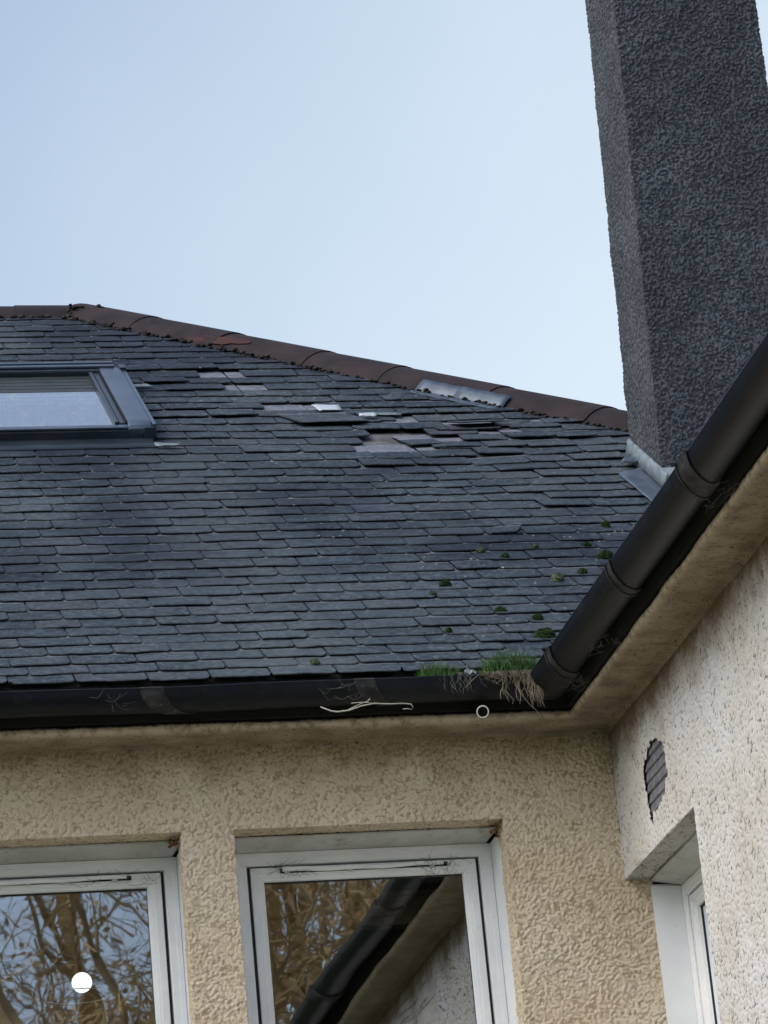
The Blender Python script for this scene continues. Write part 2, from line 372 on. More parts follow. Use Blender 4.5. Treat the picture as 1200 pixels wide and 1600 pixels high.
VENT = [(-.47, 4.90), (-.50, 4.88), (-.53, 4.92), (-.585, 4.905), (-.60, 4.915), (-.67, 4.94), (-.745, 4.955), (-.775, 5.01), (-.770, 5.08), (-.745, 5.135), (-.675, 5.165), (-.62, 5.17), (-.60, 5.185), (-.575, 5.16), (-.53, 5.155), (-.475, 5.135), (-.445, 5.10), (-.452, 5.0)]
def inpoly(x, y, poly):
    r = np.zeros(x.shape, bool); n = len(poly)
    for i in range(n):
        (x1, y1), (x2, y2) = poly[i], poly[(i+1) % n]
        c = ((y1 > y) != (y2 > y)) & (x < (x2-x1)*(y-y1)/(y2-y1+1e-12)+x1); r ^= c
    return r
WBH, WBL = 4.79, -1.055
def gB():
    us = lines(-9, (-3.2, .3), (-2.4, .02), (WBL, .0062), (0, .0052))
    vs = lines(0, (3.55, .3), (3.7, .03), (WBH, .0052), (5.46, .0052))
    def sk(u, v):
        j = .006*np.sin(v*97)+.005*np.sin(u*131+v*61)
        return ((u > WBL) & (v > 3.7) & (v < WBH)) | inpoly(u+j, v+j, VENT)
    out = [grid(us, vs, lambda u, v: (0*u+WX, -(-u), v), sk)]
    ds = lines(0, (.11, cell)); uz = us[us >= WBL-1e-6]; vz = vs[(vs >= 3.7-1e-6) & (vs <= WBH+1e-6)]
    out.append(grid(uz, ds[::-1], lambda u, d: (WX+d, u, 0*u+WBH)))
    out.append(grid(ds, vz, lambda d, v: (WX+d, 0*d+WBL, v)))
    P, F = out[0]; out[0] = (P, F[:, ::-1]); P, F = out[1]; out[1] = (P, F[:, ::-1])
    return out
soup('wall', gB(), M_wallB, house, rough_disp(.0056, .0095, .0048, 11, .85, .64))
# louvred clay vent sunk in the wing wall behind its ragged hole
us = lines(-.83, (-.40, .004)); vs = lines(4.84, (5.24, .003))
def ventfn(u, v):
    t = ((v-4.84)/.043) % 1.0
    return (WX+.005+.007*t+.012*(t > .90)+.003*vnoise(np.stack([u, v, 0*u], 1), .02, 4), u, v)
P, F = grid(us, vs, ventfn); vv = soup('vent_grille', [(P, F[:, ::-1])], M_brickvent, house, lambda P: (0*P[:, 0], 0*P[:, 0]))
vv['label'] = 'broken grey louvred vent with a ragged plaster edge in the side wall'

# plain outer walls that close the building
m = MB()
m.box(WX+.2, 8.0, -9, -8.9, 0, 5.5); m.box(7.95, 8.06, -8.9, 11.2, 0, 5.5); m.box(-7, 8.0, 11.2, 11.3, 0, 5.5); m.box(-7.1, -7, 0, 11.2, 0, 5.5)
m.box(WX-.0+.14, 7.9, -8.8, -8.7, 0, 5.4)
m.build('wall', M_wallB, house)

# soffit with cove, mitred in the inner corner: profile (distance from wall, z)
PROF = [(.000, 5.385)] + [(.004+.014*(1-math.cos(a)), 5.385+.014*math.sin(a)) for a in [k*math.pi/2/3 for k in range(1, 4)]] + \
       [(.03, 5.3985), (.05, 5.3985), (.07, 5.3985), (.09, 5.3985), (.11, 5.3985), (.13, 5.3985), (.15, 5.398), (.165, 5.397), (.178, 5.397), (.190, 5.398), (.1985, 5.404), (.202, 5.413), (.203, 5.424), (.199, 5.434), (.190, 5.440), (.188, 5.46), (.188, 5.50)]
def lip_highlight(P):
    d = np.minimum(np.where(P[:, 0] < WX, -P[:, 1], 9), 9); d = np.where((WX-P[:, 0]) < d, WX-P[:, 0], d)
    lip = np.exp(-((P[:, 2]-5.416)/.014)**2)*sstep(.17, .195, np.abs(d))
    h = .004*(vnoise(P, .03, 21)-.5)+.0025*(vnoise(P, .011, 22)-.5)+.010*(vnoise(P, .22, 23)-.5)
    return h, lip
def run(prof, far, along, cellx=.012):
    ts = lines(0, (.02, .02), (4.2 if along == 'x' else 4.6, cellx), (far, .3)); nn = len(prof)
    D = np.array([p[0] for p in prof]); Z = np.array([p[1] for p in prof])
    js = np.arange(nn)
    T, J = np.meshgrid(ts, js, indexing='ij'); T = T.ravel(); J = J.ravel()
    if along == 'x': P = np.stack([WX-D[J]-T, -D[J], Z[J]], 1)
    else: P = np.stack([WX-D[J], -D[J]-T, Z[J]], 1)
    i, j = np.meshgrid(np.arange(len(ts)-1), np.arange(nn-1), indexing='ij'); i = i.ravel(); j = j.ravel()
    F = np.stack([i*nn+j, (i+1)*nn+j, (i+1)*nn+j+1, i*nn+j+1], 1)
    if along == 'x': F = F[:, ::-1]
    return P, F[:, ::-1]
soup('soffit', [run(PROF, 10, 'x'), run(PROF, 8.6, 'y')], M_soffit, house, lip_highlight)

# gutters: half-round section (d, z), outer lip at d=.385
GC, GZ, GR = .300, 5.524, .082
def gsec(r, r2, lip=0):
    n_ = 15
    o = [(GC-r*math.cos(math.pi*k/n_), GZ-r*.82*math.sin(math.pi*k/n_)) for k in range(n_+1)]
    i = [(GC-r2*math.cos(math.pi*k/n_), GZ-r2*.82*math.sin(math.pi*k/n_)) for k in range(n_+1)]
    return o+[(o[-1][0]+lip*.6, GZ+.006), (o[-1][0], GZ+.011), (i[-1][0], GZ+.008)]+i[::-1]+[(i[0][0], GZ+.006), (o[0][0], GZ+.006)]
def gut_piece(name, t0, t1, along, r=GR, r2=GR-.005, lip=.004, mat=None, parent=None, jit=0, steps=1):
    sec = gsec(r, r2, lip); rings = []
    for k in range(steps+1):
        t = t0+(t1-t0)*k/steps
        dz = (.0025*math.sin(t*3.1)+.0015*math.sin(t*7.7)) if along == 'x' else (.003*math.sin(t*2.3))
        dz += -.012*min(1, max(0, (t)/3)) if along == 'q' else 0
        if along == 'x': rings.append([(WX-d-t, -d, z+dz) for d, z in sec])
        else: rings.append([(WX-d, -d-t, z+dz) for d, z in sec])
    b = MB(); b.loft(rings if along == 'y' else rings[::-1]); return b.build(name, mat or M_gut, parent or house, smooth=False)
def shade_auto(o, ang=35):
    me = o.data; me.polygons.foreach_set('use_smooth', [True]*len(me.polygons)); me.update()
    try: me.set_sharp_from_angle(angle=R(ang))
    except Exception: pass
gA_ = gut_piece('gutter', 0, 10, 'x', steps=60); gB_ = gut_piece('gutter', 0, 8.5, 'y', steps=60)
for g in (gA_, gB_): shade_auto(g)
for t0, t1 in ((.92, 1.0), (1.74, 1.83), (2.62, 2.70)):        # joints along the front gutter
    u = gut_piece('gutter_joint', t0-.3, t1-.3, 'x', GR+.005, GR-.007, .005, M_union, gA_); shade_auto(u)
for t0, t1 in ((.27, .33), (1.26, 1.31), (2.26, 2.38), (4.2, 4.3)):
    u = gut_piece('gutter_joint', t0, t1, 'y', GR+.006, GR-.007, .006, M_union, gB_); shade_auto(u)
    u = gut_piece('joint_rim', t0-.012, t0, 'y', GR+.011, GR-.003, .008, M_union, gB_); shade_auto(u)
# corner angle piece
sec = gsec(GR+.007, GR-.007, .005)
b = MB(); b.loft([[(WX-d-.16, -d, z) for d, z in sec], [(WX-d, -d, z) for d, z in sec], [(WX-d, -d-.26, z) for d, z in sec]])
u = b.build('gutter_angle', M_gut, gB_); shade_auto(u)
# silt filling the front gutter, and fascia behind it
b = MB(); b.box(-6.4, WX-.24, -.345, -.255, 5.492, 5.508); b.build('gutter_silt', M_mortar, gA_)
b = MB(); b.box(-6.9, WX-.21, -.21, -.19, 5.445, 5.56); b.box(WX-.21, WX-.19, -8.9, -.2, 5.445, 5.56); b.build('fascia', M_dark, house)
# overflow pipe stub under the front gutter
b = MB(); pr = []
PA = Vector((.22, .93, .29)).normalized(); PU = PA.cross(Vector((0, 0, 1))).normalized(); PV = PU.cross(PA)
def ringy(t, r, n_=22): return [Vector((2.966, -.385, 5.384))+PA*t+PU*r*math.cos(2*math.pi*k/n_)+PV*r*math.sin(2*math.pi*k/n_) for k in range(n_)]
b.loft([ringy(t, r) for t, r in ((.40, .0245), (.002, .0245), (0, .0238), (0, .0205), (.002, .020), (.3, .020))], caps=False)
p = b.build('overflow_pipe', M_pipe, house, smooth=True); shade_auto(p)
b = MB(); b.loft([ringy(t, .0199) for t in (.03, .04)]); b.build('pipe_bore', M_dark, p)

# ------------------------------------------------------------------ roof
TA = R(35); ES = Vector((0, math.cos(TA), math.sin(TA))); EN = Vector((0, -math.sin(TA), math.cos(TA))); E0 = Vector((0, -.3, 5.58))
def RP(x, s, h=0):          # front slope: across, up the slope, above it
    return E0+Vector((x, 0, 0))+ES*s+EN*h
def YS(s): return -.3+s*math.cos(TA)
SH = 7.065                   # slope length to the ridge
b = MB()                     # boarded deck of every slope
def slab(pts, nrm, th=.03):
    a = [Vector(p)-nrm*.012 for p in pts]; c = [q-nrm*th for q in a]; k = len(a)
    b.add(a+c, [tuple(range(k)), tuple(range(2*k-1, k-1, -1))]+[(i, i+k, (i+1) % k+k, (i+1) % k) for i in range(k)])
def z_(d): return 5.58+math.tan(TA)*d
NB = Vector((-math.sin(TA), 0, math.cos(TA)))
hipX, hipY, hipZ = 2.27, 5.49, z_(5.79)
slab([(-7, -.3, 5.58), (3.26, -.3, 5.58), (5.66, 2.10, z_(2.4)), (hipX, hipY, hipZ), (-7, hipY, hipZ)], EN)
slab([(3.26, -9, 5.58), (5.66, -9, z_(2.4)), (5.66, 2.10, z_(2.4)), (3.26, -.3, 5.58)], NB)
slab([(8.06, -9, 5.58), (8.06, 11.28, 5.58), (hipX, hipY, hipZ), (5.66, 2.10, z_(2.4)), (5.66, -9, z_(2.4))], Vector((math.sin(TA), 0, math.cos(TA))))
slab([(8.06, 11.28, 5.58), (-7, 11.28, 5.58), (-7, hipY, hipZ), (hipX, hipY, hipZ)], Vector((0, math.sin(TA), math.cos(TA))))
roof = b.build('roof', M_board, house)

# openings left by missing slates: (x, s, rx, rs)
GONE = [(3.36, 4.30, .08, .07), (3.50, 4.16, .14, .08), (3.54, 3.90, .10, .07), (3.36, 3.60, .08, .07), (3.52, 3.76, .12, .06),
        (3.80, 4.12, .06, .06), (3.93, 4.05, .06, .06), (4.02, 3.86, .06, .07), (4.14, 3.84, .05, .05), (3.00, 3.82, .08, .05), (2.70, 5.30, .08, .05), (2.76, 5.0, .03, .05), (3.06, 4.52, .04, .05)]
SLIP = {}
def expo(s): return .116+.022*min(1, max(0, s)/.8)+.018*min(1, max(0, s-1.2)/2.5)
prev = []
b = MB()
def slate(b, x0, x1, s0, L, e, lift=0, rot=0, tone=None, clean_all=0, thick=None, tilt=0, h0=.0225, hL=.003):
    w = x1-x0; th = thick or rnd.uniform(.006, .0095); tone = rnd.random() if tone is None else tone; hue = rnd.random()
    nC = 7; ch0 = rnd.choice((.004, .008, .015, .028))*rnd.random(); ch1 = rnd.choice((.004, .008, .016, .030))*rnd.random()
    xs = [0, .035, .10, .22, .36, .5, .64, .78, .90, .965, 1]; ragged = rnd.uniform(.0010, .0048); ph = rnd.uniform(0, 6)
    amp2 = rnd.uniform(0, .004)
    tail = []
    for k, u in enumerate(xs):
        j = rnd.uniform(-1, 1)*ragged+amp2*math.sin(ph+u*4)
        if k == 0: j += ch0+.004
        if k == len(xs)-1: j += ch1+.004
        if k == 1: j += ch0*.35
        if k == len(xs)-2: j += ch1*.35
        tail.append(j)
    if rnd.random() < .05: tail[rnd.choice((-1, -2))] += rnd.uniform(.01, .03)
    if rnd.random() < .05: tail[rnd.choice((0, 1))] += rnd.uniform(.01, .03)
    rows = [(0, -.0035), (.005, 0), (e*.5, 0), (e*.92, 0), (e*1.08, 0), (L, 0)]
    vs = []; cs = []; cx = (x0+x1)/2; cr, sr = math.cos(rot), math.sin(rot); bow = rnd.uniform(-.0015, .003)
    for ri, (ds, dh) in enumerate(rows):
        for k, u in enumerate(xs):
            s = s0+ds+(tail[k] if ri < 3 else 0)*(1 if ri < 2 else .4); x = x0+u*w
            if ri < 2: x += (-.002 if k == 0 else (.002 if k == len(xs)-1 else 0))*-1*(1 if ri == 0 else 0)
            xx = cx+(x-cx)*cr-(s-s0)*sr; ss = s0+(s-s0)*cr+(x-cx)*sr
            h = h0+(hL-h0)*(ds/L)+th+dh+lift*(1-ds/L)+bow*math.sin(math.pi*u)*(1-ds/L)+tilt*(u-.5)+rnd.uniform(-.0005, .0005)
            y = YS(ss); xx = min(xx, 7.65-y, y+3.56-.02 if s0 > -.02 else 9)
            sag = .022*math.exp(-((xx-3.4)/.9)**2-((ss-4.0)/1.2)**2)
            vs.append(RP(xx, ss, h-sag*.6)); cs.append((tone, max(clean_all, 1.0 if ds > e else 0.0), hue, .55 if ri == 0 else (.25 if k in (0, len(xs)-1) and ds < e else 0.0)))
    nx = len(xs); base = len(vs)
    for k, u in enumerate(xs):                      # underside of the tail
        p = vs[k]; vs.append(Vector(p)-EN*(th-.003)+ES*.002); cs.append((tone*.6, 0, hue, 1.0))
    hd = len(vs)
    for k in (0, nx-1):                             # side undersides at the head
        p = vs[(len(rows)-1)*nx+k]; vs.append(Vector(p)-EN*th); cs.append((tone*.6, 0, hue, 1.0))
    fs = [(r*nx+k, r*nx+k+1, (r+1)*nx+k+1, (r+1)*nx+k) for r in range(len(rows)-1) for k in range(nx-1)]
    fs += [(base+k, base+k+1, k+1, k) for k in range(nx-1)]
    col0 = [r*nx for r in range(len(rows))]; col1 = [r*nx+nx-1 for r in range(len(rows))]
    fs += [tuple([base]+col0+[hd])[::1], tuple([base+nx-1]+col1+[hd+1])[::-1]]
    fs += [(base, hd, hd+1, base+nx-1)]
    b.add(vs, fs, cs)
s = -.062; row = 0; XL = .2
while s < SH-.06:
    e = expo(s)*rnd.uniform(.94, 1.06)
    y = YS(s); xr = min(7.77-y, y+3.56) if s > -.02 else 3.30
    xr = min(xr, 7.77-y)
    x = XL-rnd.uniform(0, .24); cuts = []
    while x < xr:
        for _ in range(12):
            w = min(.33, max(.17, rnd.gauss(.247, .032)))
            if all(abs(x+w-q) > .055 for q in prev): break
        cuts.append(x+w)
        gp = rnd.uniform(.0012, .0035); x0, x1 = x+gp, x+w-gp; x += w
        xc, sc = (x0+x1)/2, s+e*.5
        if x0 > xr-.03: break
        if 3.72 < s+e*.8 < 5.25 and x0 < 2.10: 
            if x1 < 2.20: continue
            x0 = 2.10
        if s > 3.55 and s < 3.9 and x1 < 2.0: continue
        if any(abs(xc-gx) < grx+.045 and abs(sc-gs) < grs for gx, gs, grx, grs in GONE): continue
        if row > 46 and rnd.random() < 0: continue
        wob = .006*math.sin(x*2.1+row)+rnd.gauss(0, .0022); slipd = 0; lift = abs(rnd.gauss(0, .0016)); rot = rnd.gauss(0, .006); tl = rnd.gauss(0, .0015)
        if rnd.random() < .03: lift += rnd.uniform(.002, .005)
        if 3.3 < x < 4.5 and 3.2 < s < 4.7: lift += rnd.uniform(0, .006); rot += rnd.gauss(0, .02); slipd = rnd.uniform(-.02, .004); tl += rnd.gauss(0, .004)
        if 2.2 < x < 2.9 and 4.3 < s < 5.4: lift += rnd.uniform(0, .010); rot += rnd.gauss(0, .01)
        if x > 3.9 and 2.2 < s < 3.8: lift += rnd.uniform(0, .008); rot += rnd.gauss(0, .012)
        L = min(e*2.0+.05, SH+.02-s)
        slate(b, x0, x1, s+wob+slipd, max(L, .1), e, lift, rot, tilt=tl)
    prev = cuts; s += e; row += 1
# loose slates wedged back in askew
for (x0, x1, s0, lf, rt_, tn) in ((2.42, 2.74, 4.90, .010, .02, .9), (3.72, 3.98, 3.90, .012, .01, .95), (4.03, 4.30, 3.92, .008, -.03, .5), (3.60, 3.90, 4.42, .009, -.02, .4), (3.30, 3.5, 4.17, .004, .05, .7),
                                (3.66, 3.83, 3.92, .012, .12, .8), (3.45, 3.62, 3.62, .010, .10, .75), (3.56, 3.80, 3.55, .010, -.05, .6)):
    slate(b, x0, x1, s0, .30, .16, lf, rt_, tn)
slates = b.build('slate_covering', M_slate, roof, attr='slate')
# coarse slating of the slopes turned away from the street side
b = MB()
def far_slope(o, ex, es, nrm, x_lo, x_hi, smax):
    s = 0
    while s < smax:
        x = x_lo(s); xe = x_hi(s)
        while x < xe:
            w = rnd.uniform(.22, .30); a = min(x+w, xe); t_ = rnd.random(); p = lambda X, S_, h: o+ex*X+es*S_+nrm*h
            b.add([p(x+.002, s, .018), p(a-.002, s, .018), p(a-.002, min(s+.17, smax), .004), p(x+.002, min(s+.17, smax), .004), p(x+.002, s, .0), p(a-.002, s, .0)],
                  [(0, 1, 2, 3), (4, 5, 1, 0)], [(t_, 0, rnd.random(), 0)]*6); x += w
        s += .15
ct = math.cos(TA)
far_slope(Vector((3.26, -.3, 5.58)), Vector((0, -1, 0)), Vector((ct, 0, math.sin(TA))), NB, lambda s: -s*ct, lambda s: 8.7, 2.4/ct)
far_slope(Vector((8.06, 11.28, 5.58)), Vector((0, -1, 0)), Vector((-ct, 0, math.sin(TA))), Vector((math.sin(TA), 0, ct)), lambda s: s*ct+.1, lambda s: 20.28 if s < 2.4/ct-.15 else 11.58-(s+.17)*ct-.10, SH)
far_slope(Vector((0, -.3, 5.58)), Vector((-1, 0, 0)), ES, EN, lambda s: -.2, lambda s: 7, SH)
b.build('slate_covering', M_slate, roof, attr='slate')

# ridge and hip tiles: curved clay tiles, each overlapping the last
TB_, TH_, TR_ = -.132, .052, .27
def tile(name, A, B_, nL, drop=0, mat=None, r=TR_, hgt=TH_):
    A = Vector(A); B_ = Vector(B_); d = (B_-A).normalized(); side = d.cross(Vector((0, 0, 1))).normalized(); u = side.cross(d).normalized()
    rings = []; N_ = 16; wob = rnd.uniform(-.004, .004)
    for t, off in ((0, .004), (.5, .001), (1.0, -.003)):
        p = A.lerp(B_, t)+side*wob
        o = [p+side*((r+off)*math.cos(math.pi*k/N_))+u*(TB_+(hgt-TB_+off)*math.sin(math.pi*k/N_)**1.15) for k in range(N_+1)]
        i = [p+side*((r+off-.014)*math.cos(math.pi*k/N_))+u*(TB_-.002+(hgt-TB_-.014+off)*math.sin(math.pi*k/N_)**1.15) for k in range(N_+1)]
        rings.append(o+i[::-1])
    m = MB(); m.loft(rings[::-1]); t_ = m.build(name, mat or M_clay, roof); shade_auto(t_, 50); return t_
HD = Vector((1, -1, -math.tan(TA))); 
def hp(x): return Vector((x, 7.76-x, z_(7.76-x+.3)))
L0 = .372/1.0
xh = 2.32; tiles = []
cutsx = [2.27, 2.60, 3.0, 3.42, 3.76, 4.2, 4.62, 5.06, 5.48]
for i in range(len(cutsx)-1):
    lo, hi = cutsx[i], cutsx[i+1]
    t_ = tile('ridge_tile', hp(hi+.02), hp(lo), 0); tiles.append(t_)
x = hipX+.04; i = 0
while x > -6.5:
    x2 = x-.46; tile('ridge_tile', (x2-.02, hipY, hipZ-.005), (x, hipY, hipZ-.005), 0, r=.20, hgt=.042); x = x2; i += 1
# fresh red break on one hip tile: a spall standing a hair proud of the glaze
def arcpt(p, ang, off=.004, r=TR_, hgt=TH_):
    d = HD.normalized()*-1; side = d.cross(Vector((0, 0, 1))).normalized(); u = side.cross(d).normalized()
    return p+side*((r+off)*math.cos(ang))+u*(TB_+(hgt-TB_+off)*math.sin(ang)**1.15)
sg = 0 if (HD.normalized()*-1).cross(Vector((0, 0, 1))).y < 0 else math.pi
m = MB(); rows_ = []
for k, t in enumerate(np.linspace(0, 1, 9)):
    wdt = math.sin(math.pi*(t*.92+.04))**.6; a0 = .50+.35*t; rows_.append([arcpt(hp(2.90+.26*t), abs(sg-(a0-.08+wdt*(.34*q-.17)+.03*math.sin(k*2.3+q*3))), .0035) for q in (0, .33, .66, 1)])
m.loft(rows_, closed=False); m.build('spalled_patch', M_redclay, tiles[1], smooth=True)
# lumpy mortar bedding under hip and ridge, and the moss-grown knuckle at their junction
def lumps(b, pts, r0, step, jit=.02, squash=.6):
    for p in pts:
        r = r0*rnd.uniform(.6, 1.3); c = Vector(p)+Vector((rnd.uniform(-jit, jit), rnd.uniform(-jit, jit), rnd.uniform(-jit, jit)*.5)); vs = []; n1, n2 = 6, 8
        for i in range(n1+1):
            for j in range(n2):
                a = math.pi*i/n1; q = 2*math.pi*j/n2; rr = r*rnd.uniform(.8, 1.15)
                vs.append(c+Vector((rr*math.sin(a)*math.cos(q), rr*math.sin(a)*math.sin(q), rr*squash*math.cos(a))))
        b.add(vs, [(i*n2+j, i*n2+(j+1) % n2, (i+1)*n2+(j+1) % n2, (i+1)*n2+j) for i in range(n1) for j in range(n2)])
b = MB()
off = Vector((-.193, -.193, -.108))
pts = [hp(2.3+.016*i)+off+Vector((0, 0, rnd.uniform(-.01, .008))) for i in range(int(3.0/.016))]
lumps(b, pts[:62]*3, .016, 0, .026); lumps(b, pts[62:]*2, .013, 0, .012)
pts = [Vector((hipX-.02*i, hipY-.20, hipZ-.11)) for i in range(120)]; lumps(b, pts, .022, 0, .012)
lumps(b, [Vector((hipX-.04+rnd.uniform(-.10, .10), hipY-.13+rnd.uniform(-.07, .07), hipZ-.055+rnd.uniform(-.05, .02))) for _ in range(150)], .015, 0, .01)
b.build('mortar_bedding', M_mortar, roof, smooth=True)
# bent sheet flashing dressed over the hip tiles' lower edge
for lo, hi, dz in ((3.955, 4.130, .0), (4.122, 4.325, .004)):
    m = MB(); rows_ = []
    for k in range(9):
        t = k/8; P0 = hp(lo+(hi-lo)*t); y0 = P0.y; wv = .004*math.sin(k*1.9)
        ang = [arcpt(P0, abs(sg-a), .010+dz) for a in (.62, .50, .38, .26, .14)]
        e_ = ang[-1]; dwn = Vector((-.5, -.5, -.26)).normalized()
        ang += [e_+Vector((-.02, -.02, .004)), e_+dwn*(.05+wv), e_+dwn*(.062+wv)+Vector((0, 0, .008))]
        rows_.append([p+Vector((0, 0, .004+wv*.4)) for p in ang])
    m.loft(rows_, closed=False); l = m.build('flashing_patch', M_lead, roof, smooth=True); so = l.modifiers.new('t', 'SOLIDIFY'); so.thickness = .003
# pale tingles and slips showing where slates have gone
def sheet(name, quad, mat, parent, h=.024, th=.003, n_=5, wav=.002):
    m = MB(); rows_ = []
    for i in range(n_+1):
        u = i/n_; r_ = []
        for j in range(n_+1):
            v = j/n_; x = (quad[0][0]*(1-u)+quad[1][0]*u)*(1-v)+(quad[3][0]*(1-u)+quad[2][0]*u)*v; s_ = (quad[0][1]*(1-u)+quad[1][1]*u)*(1-v)+(quad[3][1]*(1-u)+quad[2][1]*u)*v
            edge = (i in (0, n_)) or (j in (0, n_)); x += rnd.uniform(-.004, .004)*edge; s_ += rnd.uniform(-.005, .005)*edge
            r_.append(RP(x, s_, h+wav*rnd.uniform(-1, 1)))
        rows_.append(r_)
    m.loft(rows_, closed=False); o = m.build(name, mat, parent, smooth=True); so = o.modifiers.new('t', 'SOLIDIFY'); so.thickness = th; return o
sheet('lead_tingle', [(3.13, 4.35), (3.25, 4.34), (3.25, 4.46), (3.115, 4.475)], M_tingle, roof, .034)
sheet('lead_tingle', [(3.31, 4.20), (3.40, 4.19), (3.41, 4.25), (3.32, 4.26)], M_tingle, roof, .036)
sheet('lead_tingle', [(3.36, 4.29), (3.54, 4.25), (3.55, 4.30), (3.36, 4.34)], M_leadpale, roof, .022)

# rooflight, built in slope coordinates
F_ = lambda x, s, h: RP(x, s, h)
X0_, X1_ = .93, 2.212
m = MB(); m.box(X0_, 2.225, 3.80, 3.815, 0, .05, F_); m.box(X0_+.02, X1_-.004, 3.815, 5.15, -.08, .035, F_)
sk = m.build('rooflight', M_alu, roof)
m = MB(); m.box(X0_, X1_-.05, 3.79, 3.86, .028, .086, F_); m.build('bottom_rail', M_alu, sk, bevel=.006)
m = MB(); m.box(X0_, X1_-.055, 3.795, 3.85, .089, .100, F_); m.build('rail_cap', M_alupale, sk, bevel=.003)
m = MB(); m.box(X1_-.048, X1_+.004, 3.785, 3.86, .022, .098, F_); m.build('corner_block', M_alu, sk, bevel=.004)
# side cover, its curved nose and the thin outer flange
m = MB(); prof = [(0, .098), (.0, .118), (.008, .122), (.105, .122), (.112, .118), (.112, .098)]
rows_ = [[RP(X1_-.125+px, s_, ph+dh) for px, ph in prof] for s_, dh in ((3.79, -.03), (3.80, -.014), (3.825, -.002), (3.86, 0), (5.05, 0))]
m.loft(rows_); sc_ = m.build('side_cover', M_alupale, sk); shade_auto(sc_, 30)
m = MB(); m.box(X1_-.008, X1_+.012, 3.80, 5.12, .0, .112, F_); m.build('side_flange', M_alupale, sk, bevel=.002)
m = MB(); m.box(X1_-.185, X1_-.165, 3.86, 5.0, .08, .112, F_); m.box(X1_-.16, X1_-.132, 3.86, 5.0, .08, .106, F_); m.build('sash_rail', M_alu, sk, bevel=.004)
m = MB(); m.box(X1_-.130, X1_-.128, 3.85, 5.02, .07, .1195, F_); m.build('seal', M_gasket, sk)
m = MB(); m.box(X0_, X1_-.05, 5.02, 5.14, .04, .118, F_); m.build('hood', M_alu, sk, bevel=.012)
m = MB(); m.box(X0_, X1_-.045, 5.045, 5.085, .121, .134, F_); m.box(X0_, X1_-.045, 5.10, 5.13, .121, .140, F_); m.build('hood_trim', M_alupale, sk, bevel=.004)
m = MB(); m.box(X1_-.02, X1_+.015, 5.02, 5.10, .09, .128, F_); m.build('hood_end', M_alu, sk, bevel=.003)
m = MB(); m.box(X0_+.06, X1_-.165, 3.86, 4.62, .082, .092, F_); m.build('pane', M_skyglass, sk)
m = MB(); m.box(X0_+.06, X1_-.165, 4.62, 5.02, .076, .084, F_)
for k in range(5): m.box(X0_+.06, X1_-.17, 4.66+.075*k, 4.715+.075*k, .084, .0855, F_)
m.build('blind', plain('dark_blind', (.016, .021, .022), (.03, .036, .036), 12, .5), sk)
# apron at the foot, dressed on to the slates
m = MB(); rows_ = []
for i in range(28):
    x = X0_-.05+(X1_-X0_+.04)*i/27; j = .003*math.sin(i*1.3)
    rows_.append([RP(x, 3.80, .045), RP(x, 3.77, .044), RP(x, 3.70, .040+j*.4), RP(x, 3.665+j, .037), RP(x, 3.66+j, .028)])
m.loft(rows_, closed=False); ap = m.build('apron_flashing', M_alu, sk, smooth=True)
sheet('soaker', [(2.20, 3.635), (2.32, 3.64), (2.32, 3.675), (2.20, 3.70)], M_leadpale, sk, .040)
sheet('soaker', [(2.22, 4.93), (2.37, 4.95), (2.33, 5.0), (2.22, 5.01)], M_leadpale, sk, .040)
sheet('side_gutter', [(2.205, 3.83), (2.232, 3.83), (2.232, 5.12), (2.205, 5.12)], M_alu, sk, .036, wav=0)

# ------------------------------------------------------------------ chimney
def chim():
    z0, z1 = 6.2, 11.2; c_ = .0054
    def xl(z): return 4.478+.022*(z-7.43)
    def xr(z): return 5.262+.004*(z-9.7)
    vs = lines(z0, (6.8, .1), (10.25, c_), (z1, .1)); out = []
    us = lines(0, (.78, c_)); dl = lines(0, (.50, c_))
    out.append(grid(us, vs, lambda u, v: (xl(v)+(xr(v)-xl(v))*u/.78, 0*u+1.84, v)))
    out.append(grid(dl[::-1], vs, lambda d, v: (xl(v), 1.84+d, v)))
    out.append(grid(lines(0, (.50, .05)), vs, lambda d, v: (xr(v), 1.84+d, v)))
    out.append(grid(lines(0, (.78, .06))[::-1], vs, lambda u, v: (xl(v)+(xr(v)-xl(v))*u/.78, 0*u+2.34, v)))
    return out
def chd(P):
    a = pebbles(P, .0098, 31, .9); b_ = vnoise(P, .0065, 32); w = vnoise(P, .12, 33); r = a
    rr = np.clip(.8*r+.3*b_, 0, 1)
    # rounded arrises
    return .009*(rr-.4)+.012*(w-.5), rr
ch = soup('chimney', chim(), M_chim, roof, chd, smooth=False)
m = MB(); m.box(4.42, 5.40, 1.74, 2.44, 11.2, 11.32); m.box(4.5, 5.33, 1.81, 2.37, 11.322, 11.42); m.build('coping', M_chim, ch, bevel=.01)
for cx in (4.72, 5.1):
    m = MB(); m.loft([[(cx+r*math.cos(a*math.pi/10), 2.09+r*math.sin(a*math.pi/10), z) for a in range(20)] for z, r in ((11.42, .13), (11.5, .12), (11.9, .10), (11.92, .115), (11.97, .115), (11.97, .085), (11.5, .08))], caps=False)
    m.build('chimney_pot', M_clay, ch, smooth=True)
